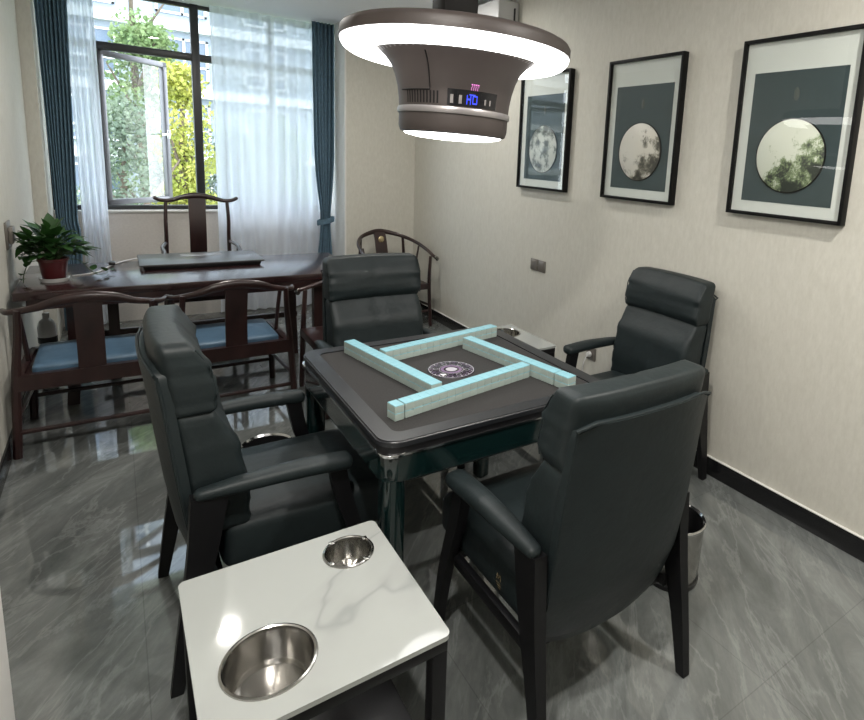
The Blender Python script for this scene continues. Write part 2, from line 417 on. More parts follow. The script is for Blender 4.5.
bm = new(); box(bm, (XR-.012, YB, 0), (XR, 5.56, .10), .002); struct('baseboard_right', bm, 'black_skirting')
bm = new(); box(bm, (1.80, 5.548, 0), (XR, 5.56, .10), .002); struct('baseboard_pillar', bm, 'black_skirting')
bm = new(); box(bm, (XR-.014, YB, .10), (XR, 5.56, .104)); struct('trim_3', bm, 'white_plaster', smooth=False)

# window: frame (mullions + transom), fixed panes, open casement
def window():
    w = thing('window_1', 'x', 'window'); del w['label']; del w['category']; w['kind'] = 'structure'
    y0, y1 = YW+.03, YW+.09; t = .05
    bm = new()
    for lo, hi in (((WX0, y0, ZS), (WX0+t, y1, ZC)), ((WX1-t, y0, ZS), (WX1, y1, ZC)), ((WX0, y0, ZS), (WX1, y1, ZS+.04)), ((WX0, y0, ZC-.03), (WX1, y1, ZC)),
                   ((.61, y0-.02, ZS), (.675, y1, ZC)), ((WX0, y0-.01, 2.315), (WX1, y1, 2.375)), ((-.115, y0-.01, ZS), (-.075, y1, 2.34)), ((1.25, y0, ZS), (1.30, y1, ZC))):
        box(bm, lo, hi, .004)
    obj('window_frame', bm, 'window_aluminium', w)
    bm = new(); ym = (y0+y1)/2
    for x0, x1, z0, z1 in ((WX0+t, .61, 2.375, ZC-.03), (.675, 1.25, 2.375, ZC-.03), (1.3, WX1-t, 2.375, ZC-.03), (.675, 1.25, ZS+.04, 2.315), (1.3, WX1-t, ZS+.04, 2.315), (WX0+t, -.115, ZS+.04, 2.315)):
        bm.faces.new([bm.verts.new(q) for q in ((x0, ym, z0), (x1, ym, z0), (x1, ym, z1), (x0, ym, z1))])
    obj('glazing', bm, 'window_glass', w, smooth=False)
    # sash, hinged at x=-.075, swung outwards
    h = thing('x', 'x', 'x'); h.name = 'casement_sash'; del h['label']; del h['category']
    h.parent = w; h.location = (-.075, y1-.01, 0); h.rotation_euler = (0, 0, math.radians(42))
    bm = new(); L = .685; z0, z1 = ZS+.035, 2.32; s = .048
    for lo, hi in (((0, -.03, z0), (s, .02, z1)), ((L-s, -.03, z0), (L, .02, z1)), ((0, -.03, z0), (L, .02, z0+s)), ((0, -.03, z1-s), (L, .02, z1))): box(bm, lo, hi, .005)
    obj('sash_frame', bm, 'sash_aluminium', h)
    bm = new(); bm.faces.new([bm.verts.new(q) for q in ((s, -.003, z0+s), (L-s, -.003, z0+s), (L-s, -.003, z1-s), (s, -.003, z1-s))]); obj('pane', bm, 'sash_glass', h, smooth=False)
    bm = new(); box(bm, (L-.04, -.05, 1.62), (L-.012, -.03, 1.70), .004); sweep(bm, [(L-.025, -.055, 1.66), (L-.06, -.065, 1.66), (L-.12, -.065, 1.655)], .008, 8)
    obj('handle', bm, 'chrome', h)
window()

# ---------------------------------------------------------------- outside
def outside():
    bm = new(); box(bm, (-40, 6.6, -3.3), (60, 60, -3.2)); struct('ground_1', bm, 'lawn', smooth=False)
    b = thing('apartment_building', 'pale grey apartment block with white floor bands outside the window', 'building', (0, 24, -3.2))
    bm = new(); box(bm, (-14, 0, 0), (26, 8, 21)); obj('wall', bm, 'facade_grey', b, smooth=False)
    for k in range(7):
        z = .2+2.15+k*2.1 if False else 3.0*k*.72+2.0
        bm = new(); box(bm, (-14, -.35, z), (26, 0, z+.32)); obj('floor_band', bm, 'facade_white', b, smooth=False)
        x = -9
        while x < 20:
            bm = new(); box(bm, (x, -.06, z+.55), (x+1.5, .0, z+1.95)); f = obj('window', bm, 'facade_window', b, smooth=False)
            bm = new()
            for q in (0, .73, 1.42): box(bm, (x+q, -.10, z+.55), (x+q+.08, -.06, z+1.95))
            for q in (.55, 1.0, 1.88): box(bm, (x, -.10, z+q), (x+1.5, -.06, z+q+.07))
            obj('window_bars', bm, 'facade_white', f, smooth=False)
            x += 2.6
    def tree(label, x, y, h, rx, rz, leafmat, n, seed, leaf, base=0):
        t = thing('tree', label, 'tree', (x, y, -3.2)); R = random.Random(seed)
        bm = new(); sweep(bm, [(0, 0, 0), (.05, 0, h*.35), (-.05, .05, h*.7), (0, 0, h*.93)], [.16, .12, .07, .02], 8, smooth=4)
        for k in range(9):
            a = R.uniform(0, 6.28); z = h*R.uniform(.25, .75); sweep(bm, [(0, 0, z), (rx*.35*math.cos(a), rx*.35*math.sin(a), z+.5), (rx*.75*math.cos(a), rx*.75*math.sin(a), z+1.1)], [.05, .035, .012], 6)
        obj('trunk', bm, 'bark', t)
        bm = new()
        cl = []
        for k in range(46):
            a = R.uniform(0, 6.28); q = R.random(); z = base+(h-base)*q; env = math.sin(min(1, (1.02-q)*1.25)*PI*.55); rr = rx*env*math.sqrt(R.random())
            cl.append((rr*math.cos(a), rr*math.sin(a), z, R.uniform(.45, .8)*rz))
        for k in range(n):
            c = R.choice(cl); d = V(R.gauss(0, 1), R.gauss(0, 1), R.gauss(0, 1)).normalized()*c[3]*R.uniform(.55, 1)
            p = V(c[0], c[1], c[2])+d; s = leaf*R.uniform(.6, 1.25)
            a = V(R.gauss(0, 1), R.gauss(0, 1), R.gauss(0, 1)).normalized(); b2 = a.cross(V(R.gauss(0, 1), R.gauss(0, 1), R.gauss(0, 1))).normalized()
            bm.faces.new([bm.verts.new(p+a*s), bm.verts.new(p+b2*s*.6), bm.verts.new(p-a*s), bm.verts.new(p-b2*s*.6)])
        obj('crown', bm, leafmat, t, smooth=False)
    tree('yellow-green leafy tree just right of the open sash', 1.13, 13.2, 6.05, .62, .62, 'leaf_yellow', 16000, 1, .048)
    tree('tall light green tree rising above the window transom', .55, 16.5, 9.6, .95, .75, 'leaf_green', 15000, 2, .06)
    tree('grey-green leafy tree seen through the left half of the sash pane', .15, 11.2, 5.1, 1.0, .7, 'leaf_soft', 14000, 3, .042)
    tree('muted green bushy tree seen through the right half of the sash pane', 1.0, 15.2, 4.9, 1.1, .8, 'leaf_soft', 12000, 4, .055)
    tree('soft green tree right of the thick dark mullion', 2.35, 15.5, 4.9, .8, .7, 'leaf_soft', 12000, 5, .055)
    tree('pale green tree veiled by the sheer curtain', 3.6, 17.0, 5.2, 1.2, .9, 'leaf_green', 6000, 6, .1)
outside()

# ---------------------------------------------------------------- curtains
def curtain(name, mat, x0, x1, yc, z0, z1, folds, amp, label, cat, width=None, shift=None, nz=40, thick=.0015, sharp=1.0, seed=0, group=None):
    """pleated cloth; width(t) scales and shift(t) moves the cloth sideways at height t (0 floor, 1 top)"""
    bm = new(); nx = folds*10; R = random.Random(seed); ph = [R.uniform(-.5, .5) for _ in range(folds+2)]; am = [R.uniform(.65, 1.2) for _ in range(folds+2)]
    g = []
    for j in range(nz+1):
        t = j/nz; z = z0+(z1-z0)*t; w = width(t) if width else 1; sh = shift(t) if shift else 0; row = []
        for i in range(nx+1):
            u = i/nx; k = u*folds; ki = int(k)
            x = x0+sh+(x1-x0)*u*w + .012*math.sin(3.3*t+ki*.9)*(1-t)
            y = yc+amp*am[ki]*math.sin(2*PI*k+ph[ki]*.3)*(.75+.25*math.sin(ki+4*t))
            row.append(bm.verts.new((x, y, z)))
        g.append(row)
    for a, b in zip(g, g[1:]):
        for i in range(nx): bm.faces.new((a[i], a[i+1], b[i+1], b[i]))
    o = obj(name, bm, mat, angle=180)
    if thick: m_ = o.modifiers.new('thickness', 'SOLIDIFY'); m_.thickness = thick; m_.offset = 0
    return tag(o, label, cat, group)
curtain('sheer_curtain', 'sheer_voile', .745, 1.66, 5.965, .03, ZC-.012, 9, .028, 'wide white sheer curtain over the right half of the window', 'curtain', thick=0, seed=3)
curtain('sheer_curtain', 'sheer_voile', -.24, -.065, 5.965, .03, ZC-.012, 4, .03, 'narrow bunched white sheer curtain left of the open window', 'curtain', width=lambda t: 1+.12*(1-t), thick=0, seed=5)
def dw(t):   # tie-back pinch at t ~ .33
    return 1-.42*math.exp(-((t-.32)/.13)**2)-.12*(1-t)
c1 = curtain('drape', 'blue_drape', 1.575, 1.775, 5.86, .03, ZC-.012, 6, .028, 'blue drape tied back beside the white corner of the pillar', 'curtain', width=dw, shift=lambda t: (1-dw(t))*.12, thick=.004, seed=7)
bm = new()
for z in (.90,): sweep(bm, [(1.595+.19*.5+.082*math.cos(a), 5.86+.042*math.sin(a), z+.02*math.cos(a)) for a in [2*PI*i/24 for i in range(25)]], .004, 8, rad2=.028, cap=False)
o = obj('tieback', bm, 'blue_drape', c1)
curtain('drape', 'blue_drape', -.412, -.215, 5.86, .03, ZC-.012, 8, .026, 'dark blue pleated drape hanging by the left wall', 'curtain', width=lambda t: 1-.38*(1-t)*(1.25 if t > .3 else 1), shift=lambda t: .02*(1-t), thick=.004, seed=9)

# ---------------------------------------------------------------- boxed unit high on the right wall
t = thing('air_conditioner', 'white boxy unit fixed high on the right wall behind the lamp', 'air conditioner', (XR, 3.9, 2.42))
bm = new(); box(bm, (-.185, -.14, 0), (-.002, .72, .33), .012, 3); obj('casing', bm, 'white_plastic', t)
bm = new(); box(bm, (-.170, -.02, -.006), (-.09, .60, .004), .003); obj('air_outlet', bm, 'black_plastic', t)
bm = new(); box(bm, (-.05, -.153, .06), (-.043, -.138, .28)); obj('side_slot', bm, 'black_plastic', t, smooth=False)

# ---------------------------------------------------------------- ceiling spots
def spots():
    P = [(.46, 3.92, 'round ceiling spot in front of the desk, left of the lamp stem'), (1.65, 3.92, 'round ceiling spot in front of the desk, right of the lamp stem'),
         (.10, .6, 'round ceiling spot above the near left corner of the room'), (1.75, .3, 'round ceiling spot above the near right corner of the room')]
    first = None
    for x, y, lab in P:
        if first is None:
            t = thing('ceiling_spot', lab, 'ceiling light', (x, y, ZC), 0, 'ceiling spots'); first = t
            bm = new(); lathe(bm, [(.062, 0), (.062, -.006), (.052, -.008), (.050, 0)], 32, closed=True); obj('bezel', bm, 'white_plastic', t)
            bm = new(); lathe(bm, [(0, -.004), (.050, -.004)], 32); obj('diffuser', bm, 'spot_glow', t)
        else: dup(first, (x, y, ZC), 0, lab)
        ld = bpy.data.lights.new('spot_lamp', 'AREA'); ld.shape = 'DISK'; ld.size = .10; ld.energy = DOWN_W*(.5 if y > 3 else 1.15); ld.color = (1, .96, .90)
        lo = bpy.data.objects.new('spot_lamp', ld); C.objects.link(lo); lo.location = (x, y, ZC-.012)
spots()

# ---------------------------------------------------------------- pendant lamp with ring light
def lamp():
    L = (1.025, 1.93, 0)
    t = thing('pendant_lamp', 'brown flared pendant lamp with glowing white ring over the gaming table', 'lamp', L)
    bm = new(); box(bm, (-.085, -.05, 2.04), (.048, .05, ZC), .006); obj('stem', bm, 'lamp_dark', t)
    bm = new(); lathe(bm, [(0, 2.045), (.10, 2.045), (.12, 2.030), (.385, 2.022), (.398, 2.015), (.406, 2.002), (.406, 1.973), (.38, 1.970), (.25, 1.99), (0, 2.0)], 96); obj('ring_housing', bm, 'lamp_brown', t)
    bm = new(); pr = []
    for i in range(13):
        a = PI*i/12; pr.append((.342+.061*math.cos(a), 1.972-.040*math.sin(a)))
    lathe(bm, pr, 96); obj('ring_light', bm, 'ring_glow', t)
    # flared body
    pr = [(.290, 1.966), (.284, 1.958), (.256, 1.938), (.232, 1.910), (.216, 1.875), (.205, 1.835), (.199, 1.795), (.197, 1.765), (.200, 1.762), (.200, 1.745), (.196, 1.742), (.196, 1.700), (.190, 1.682), (.178, 1.678)]
    bm = new(); lathe(bm, [(0, 1.972), (.290, 1.972)]+pr, 96); body = obj('body', bm, 'lamp_brown', t)
    bm = new(); lathe(bm, [(.2005, 1.764), (.2025, 1.758), (.2025, 1.748), (.2005, 1.743)], 96); obj('trim_band', bm, 'lamp_band', t)
    bm = new(); lathe(bm, [(.180, 1.680), (.170, 1.672), (.13, 1.664), (.07, 1.660), (0, 1.659)], 64); obj('bottom_light', bm, 'disc_glow', t)
    # direction to the camera
    a0 = math.atan2(-1.93, -1.03)
    def rad(z):
        for (r1, z1), (r2, z2) in zip(pr, pr[1:]):
            if z2 <= z <= z1 and z1 > z2: return r2+(r1-r2)*(z-z2)/(z1-z2)
        return .2
    def patch(bm, aa, ab, za, zb, off, n=8, m=4, mat=0):
        g = [[bm.verts.new(((rad(za+(zb-za)*j/m)+off)*math.cos(aa+(ab-aa)*i/n), (rad(za+(zb-za)*j/m)+off)*math.sin(aa+(ab-aa)*i/n), za+(zb-za)*j/m)) for i in range(n+1)] for j in range(m+1)]
        for p, q in zip(g, g[1:]):
            for i in range(n): bm.faces.new((p[i], p[i+1], q[i+1], q[i])).material_index = mat
    # speaker slots (left of centre as seen by the camera = smaller image x)
    bm = new()
    for k in range(11): a = a0-.92+k*.062; patch(bm, a, a+.030, 1.772, 1.812, .0015, 2, 2)
    o = obj('vent_slots', bm, 'lamp_dark', body)
    bm = new(); patch(bm, a0-.12, a0+.78, 1.769, 1.822, .0015, 16, 2); d = obj('display', bm, 'display_black', t)
    bm = new()
    R = random.Random(4)
    def bar(a, z, w, h, mt): patch(bm, a, a+w, z, z+h, .0030, 2, 1, mt)
    for a, z, w, h in ((.20, 1.776, .012, .030), (.26, 1.776, .012, .030), (.20, 1.790, .07, .005), (.30, 1.778, .012, .026), (.30, 1.802, .08, .004), (.37, 1.778, .012, .026), (.30, 1.778, .08, .004), (.24, 1.806, .10, .003)): bar(a0+a, z, w, h, 0)
    for a in (-.07, .07): bar(a0+a-.0, 1.776, .05, .028, 1)
    for a in (.52, .62): bar(a0+a, 1.780, .03, .018, 1)
    # small lettering above the display
    obj('display_digits', bm, ['display_blue', 'lamp_band'], d)
    bm = new(); x = a0+.26
    for ch in range(4): bar(x+ch*.035, 1.822, .006, .010, 2); bar(x+ch*.035+.016, 1.832, .006, .010, 2); bar(x+ch*.035, 1.839, .02, .003, 2)
    obj('lettering', bm, ['display_blue', 'lamp_band', 'display_pink'], d)
    bm = new(); z0, z1 = 1.815, 1.930; aa, ab = a0-1.10, a0-.42
    P = []
    for i in range(9): P.append((aa+(ab-aa)*i/8, z0))
    for i in range(1, 9): P.append((ab, z0+(z1-z0)*i/8))
    sweep(bm, [((rad(z)+.0005)*math.cos(a), (rad(z)+.0005)*math.sin(a), z) for a, z in P], .0022, 6); obj('panel_seam', bm, 'lamp_dark', body)
    bm = new()
    for k in range(60):
        a = 2*PI*k/60; ca, sa = math.cos(a), math.sin(a); n_ = V(-sa, ca, 0)
        p0 = V(.262*ca, .262*sa, 1.944); p1 = V(.280*ca, .280*sa, 1.957)
        bm.faces.new([bm.verts.new(q) for q in (p0-n_*.004+V(0, 0, -.002), p1-n_*.004+V(0, 0, -.002), p1+n_*.004+V(0, 0, -.002), p0+n_*.004+V(0, 0, -.002))])
    obj('intake_grille', bm, 'lamp_band', body, smooth=False)
    bm = new(); sweep(bm, [(-.16, -.07, 2.052), (-.11, -.10, 2.064), (-.06, -.12, 2.07), (0, -.11, 2.062), (.05, -.10, 2.055)], .006, 6, smooth=5); obj('cable_cover', bm, 'chrome', t)
    t.location = (1.025, 1.93, 2.0)
    for c in t.children: c.location = (0, 0, -2.0)
    t.rotation_euler = Matrix.Rotation(math.radians(1.4), 3, V(.47, .88, 0)).to_euler()
lamp()

# ---------------------------------------------------------------- framed pictures on the right wall
def picture(yc, plate, lab):
    t = thing('framed_picture', lab, 'picture', (XR, yc, 1.405), 0, 'framed round landscapes on the right wall')
    hw, H, D = .285, .812, .042
    bm = new()
    for lo, hi in (((-D, -hw, 0), (-.001, -hw+.016, H)), ((-D, hw-.016, 0), (-.001, hw, H)), ((-D, -hw+.016, 0), (-.001, hw-.016, .016)), ((-D, -hw+.016, H-.016), (-.001, hw-.016, H))): box(bm, lo, hi, .0015)
    obj('frame', bm, 'picture_frame', t)
    bm = new(); box(bm, (-.020, -hw+.014, .014), (-.004, hw-.014, H-.014)); obj('mat_board', bm, 'picture_mat', t, smooth=False)
    bm = new(); box(bm, (-.0215, -.222, .068), (-.0195, .218, .660)); obj('panel', bm, 'picture_panel', t, smooth=False)
    bm = new(); n = 56; r = .163
    prof = [(0, -.0085), (r-.006, -.0085), (r, -.005), (r, 0), (0, 0)]
    rings = []
    lathe(bm, [(0, 0), (r, 0), (r, .005), (r-.005, .008), (0, .008)], n)
    for v in bm.verts: x, y, z = v.co; v.co = V(-.0215-z, y-.005, .284+x)
    bmesh.ops.reverse_faces(bm, faces=bm.faces[:])
    obj('round_plate', bm, plate, t)
    bm = new(); lathe(bm, [(r, .0), (r+.004, .0), (r+.004, .006), (r, .007)], n, closed=True)
    for v in bm.verts: x, y, z = v.co; v.co = V(-.0215-z, y-.005, .284+x)
    obj('plate_rim', bm, 'picture_frame', t)
    bm = new(); box(bm, (-.023, -.014, .535), (-.0215, .010, .575), .001); box(bm, (-.0235, -.008, .527), (-.0215, .004, .585), .001); obj('motif', bm, 'picture_motif', t)
    bm = new(); bm.faces.new([bm.verts.new(q) for q in ((-.036, -hw+.015, .015), (-.036, -hw+.015, H-.015), (-.036, hw-.015, H-.015), (-.036, hw-.015, .015))]); obj('glass', bm, 'picture_glass', t, smooth=False)
picture(3.345, 'ink_plate_one', 'framed round landscape farthest from the camera, beside the lamp ring')
picture(2.405, 'ink_plate_two', 'framed round landscape in the middle of the right wall')
picture(1.475, 'ink_plate_three', 'framed round landscape with green trees, nearest on the right wall')

# ---------------------------------------------------------------- switches and sockets
t = thing('wall_switch', 'double grey switch plate on the right wall left of the armchair', 'switch', (XR, 3.345, .805))
for dy in (-.047, .047):
    bm = new(); box(bm, (-.009, dy-.043, 0), (0, dy+.043, .086), .003); p = obj('plate', bm, 'switch_grey', t)
    bm = new(); box(bm, (-.012, dy-.030, .010), (-.008, dy+.030, .076), .002); obj('rocker', bm, 'switch_grey', p)
t = thing('wall_socket', 'grey wall socket with a white plug behind the right armchair', 'socket', (XR, 2.70, .325))
bm = new(); box(bm, (-.009, -.043, 0), (0, .043, .086), .003); obj('plate', bm, 'switch_grey', t)
t = thing('power_plug', 'white plug with a thin cord in the socket near the skirting', 'plug', (XR-.009, 2.705, .365))
bm = new(); lathe(bm, [(0, .028), (.014, .027), (.018, .018), (.019, .002), (0, .002)], 20)
for v in bm.verts: x, y, z = v.co; v.co = V(-z, y, x)
obj('plug_body', bm, 'white_plastic', t)
bm = new(); sweep(bm, [(-.026, 0, -.004), (-.045, .01, -.06), (-.04, .02, -.16), (-.03, .03, -.26), (-.03, .05, -.355)], .003, 6, smooth=5); obj('cord', bm, 'white_plastic', t)
t = thing('wall_socket', 'dark switch plate on the left wall beside the potted plant', 'socket', (XL, 4.25, .965))
bm = new(); box(bm, (0, -.075, 0), (.010, .075, .15), .003); obj('plate', bm, 'switch_grey', t)
bm = new(); box(bm, (.010, -.05, .03), (.03, .05, .12), .004); obj('rocker', bm, 'switch_grey', t)

# ---------------------------------------------------------------- padded armchairs
def armchair(label, loc, rz):
    t = thing('armchair', label, 'armchair', loc, rz, 'padded armchairs around the gaming table')
    PB = ((.27, .088), (.33, .062), (.45, .025), (.60, .003), (.75, -.014), (.90, -.030), (1.06, -.054))
    def yb(z):
        if z <= PB[0][0]: return PB[0][1]
        for (z1, y1), (z2, y2) in zip(PB, PB[1:]):
            if z <= z2: return y1+(y2-y1)*(z-z1)/(z2-z1)
        return PB[-1][1]
    def lerp(z, L):
        if z <= L[0][0]: return L[0][1]
        for (z1, y1), (z2, y2) in zip(L, L[1:]):
            if z <= z2: q = (z-z1)/(z2-z1); q = q*q*(3-2*q); return y1+(y2-y1)*q
        return L[-1][1]
    # shell
    bm = new(); NX, NS = 18, 24; th = .032
    def hw(q): return .246+.020*math.sin(min(1, q*1.25)*PI*.5)-.024*q
    def zlo(a): return .262+.045*abs(a)**2.5
    def ztop(a): return .985-.022*max(0, abs(a)-.80)/.2
    g = {}
    for side in (0, 1):
        for i in range(NX+1):
            for j in range(NS+1):
                a = 2*i/NX-1; q = j/NS; z = zlo(a)+(ztop(a)-zlo(a))*q
                wrap = .030*abs(a)**3
                g[side, i, j] = bm.verts.new((a*hw(q), yb(z)+(th if side else 0)+wrap, z))
    for i in range(NX):
        for j in range(NS):
            bm.faces.new((g[0, i, j], g[0, i+1, j], g[0, i+1, j+1], g[0, i, j+1])); bm.faces.new((g[1, i, j], g[1, i, j+1], g[1, i+1, j+1], g[1, i+1, j]))
    for i in range(NX):
        bm.faces.new((g[0, i, 0], g[1, i, 0], g[1, i+1, 0], g[0, i+1, 0])); bm.faces.new((g[0, i+1, NS], g[1, i+1, NS], g[1, i, NS], g[0, i, NS]))
    for j in range(NS):
        bm.faces.new((g[0, 0, j+1], g[1, 0, j+1], g[1, 0, j], g[0, 0, j])); bm.faces.new((g[0, NX, j], g[1, NX, j], g[1, NX, j+1], g[0, NX, j+1]))
    es = [e for e in bm.edges if len(e.link_faces) == 2 and e.calc_face_angle(0) > 1.0]
    bmesh.ops.bevel(bm, geom=es, offset=.009, segments=3, affect='EDGES')
    sh = obj('back_shell', bm, 'leather', t, angle=70)
    bm = new(); P = []
    for k in range(13):
        q = k/12; z = zlo(1)+.01+(ztop(1)-zlo(1)-.014)*q; P.append((-hw(q)+.001, yb(z)+.036, z))
    P += [(x, yb(.985)+.006+.030*abs(x/.26)**3, .986-.018*max(0, abs(x/.26)-.8)/.2) for x in (-.25, -.2, -.1, 0, .1, .2, .25)]
    for k in range(13):
        q = 1-k/12; z = zlo(1)+.01+(ztop(1)-zlo(1)-.014)*q; P.append((hw(q)-.001, yb(z)+.036, z))
    sweep(bm, P, .0045, 6, up=(0, 1, .3)); obj('piping', bm, 'leather', sh)
    # cushions: z range, front profile, half width, corner radius
    def cush(z0, z1, front, hx, r, bul, creases):
        bm = new(); zc, zh, dh = (z0+z1)/2, (z1-z0)/2, .075
        def fn(p):
            z = zc+p.z; q = (p.y+dh)/(2*dh); f = max(0, min(1, q))
            yr = yb(z)+.030; yf = lerp(z, front); y = yr+(yf-yr)*q
            groove = -.006*math.exp(-(p.x/.009)**2)*f
            e = math.exp(-((abs(p.x)-hx)/.05)**2); wr = sum(a_*math.sin(p.z*k_+c_+p.x*7) for a_, k_, c_ in creases)
            y += groove+wr*f*(.35+e)+.022*(abs(p.x)/hx)**3
            return V(p.x*(1+.0*q)+wr*.5*e*(1 if p.x > 0 else -1), y, z)
        puff(bm, (hx, dh, zh), r, bul, fn, 20); return bm
    b1 = obj('back_cushion', cush(.44, .845, ((.44, .205), (.55, .205), (.70, .185), (.845, .118)), .245, .030, (.004, .010, .0), ((.0016, 70, .5), (.0012, 120, 2))), 'leather', t, angle=180)
    b2 = obj('head_cushion', cush(.828, 1.050, ((.83, .118), (.88, .130), (.96, .118), (1.05, .075)), .250, .028, (.004, .008, .006), ((.0026, 80, 1.5), (.0020, 140, .2))), 'leather', t, angle=180)
    # stitched seam along each end of the head cushion
    for s_ in (-1, 1):
        bm = new(); L_ = ((.83, .118), (.88, .130), (.96, .118), (1.05, .075))
        P = [(s_*.248, lerp(z, L_)+.010, z) for z in (.85, .89, .93, .97, 1.01, 1.03)] 
        sweep(bm, P, .0026, 6, smooth=3); obj('seam', bm, 'leather', b2)
    # seat
    bm = new()
    def fs(p):
        tuft = -.010*math.exp(-((p.x)**2+(p.y-.02)**2)/.0011)*max(0, p.z/.07)
        roll = -.030*max(0, (p.y-.16)/.12)**2*max(0, (p.z+.07)/.14)
        return V(p.x, p.y+.415, p.z+.385+tuft+roll)
    puff(bm, (.248, .275, .085), .040, (.004, .012, .014), fs, 22); obj('seat', bm, 'leather', t, angle=180)
    # arms
    for s in (-1, 1):
        bm = new(); sweep(bm, [(s*.286, .085, .612), (s*.288, .20, .616), (s*.290, .36, .617), (s*.291, .495, .608)], [.022, .031, .036, .037], 16, rad2=[.016, .022, .025, .025], smooth=5, rnd=.020, sq=.4)
        obj('arm', bm, 'leather', t, angle=180)
    for s in (-1, 1):
        bm = new(); sweep(bm, [(s*.288, 0, 0), (s*.286, .035, .20), (s*.282, .080, .42), (s*.280, .105, .600)], [.014, .016, .019, .020], 4, rad2=[.016, .024, .038, .048], up=(0, 1, 0), sq=1, smooth=5); obj('leg', bm, 'black_metal', t, angle=30)
        bm = new(); sweep(bm, [(s*.286, .600, 0), (s*.284, .555, .25), (s*.280, .490, .48), (s*.280, .468, .600)], [.015, .017, .018, .018], 4, rad2=[.015, .020, .026, .026], up=(0, 1, 0), sq=1, smooth=5); obj('leg', bm, 'black_metal', t, angle=30)
    bm = new()
    for s in (-1, 1): box(bm, (s*.262-.012, .08, .275), (s*.262+.012, .56, .315), .004)
    box(bm, (-.26, .10, .28), (.26, .14, .312), .004); box(bm, (-.26, .53, .28), (.26, .57, .312), .004); obj('seat_frame', bm, 'black_metal', t)
    # woven maker's tag on the left side of the seat
    bm = new()
    x = -.2535
    for (y0, z0, y1, z1) in ((.275, .375, .278, .395), (.278, .395, .285, .380), (.285, .380, .292, .395), (.292, .395, .295, .375)):
        sweep(bm, [(x, y0, z0), (x, y1, z1)], .0013, 4)
    for k in range(3): sweep(bm, [(x, .272, .366-k*.007), (x, .298-.004*k, .366-k*.007)], .0009, 4)
    tg = obj('tag', bm, 'brass', t)
    return t
ch = armchair('padded dark armchair nearest the camera, seen from behind', (1.108, .966, 0), 0)
dup(ch, (.065, 2.03, 0), -PI/2, 'padded dark armchair on the left side of the gaming table')
dup(ch, (1.10, 3.03, 0), PI, 'padded dark armchair behind the gaming table, facing the camera')
dup(ch, (2.43, 1.985, 0), PI/2, 'padded dark armchair against the right wall below the pictures')

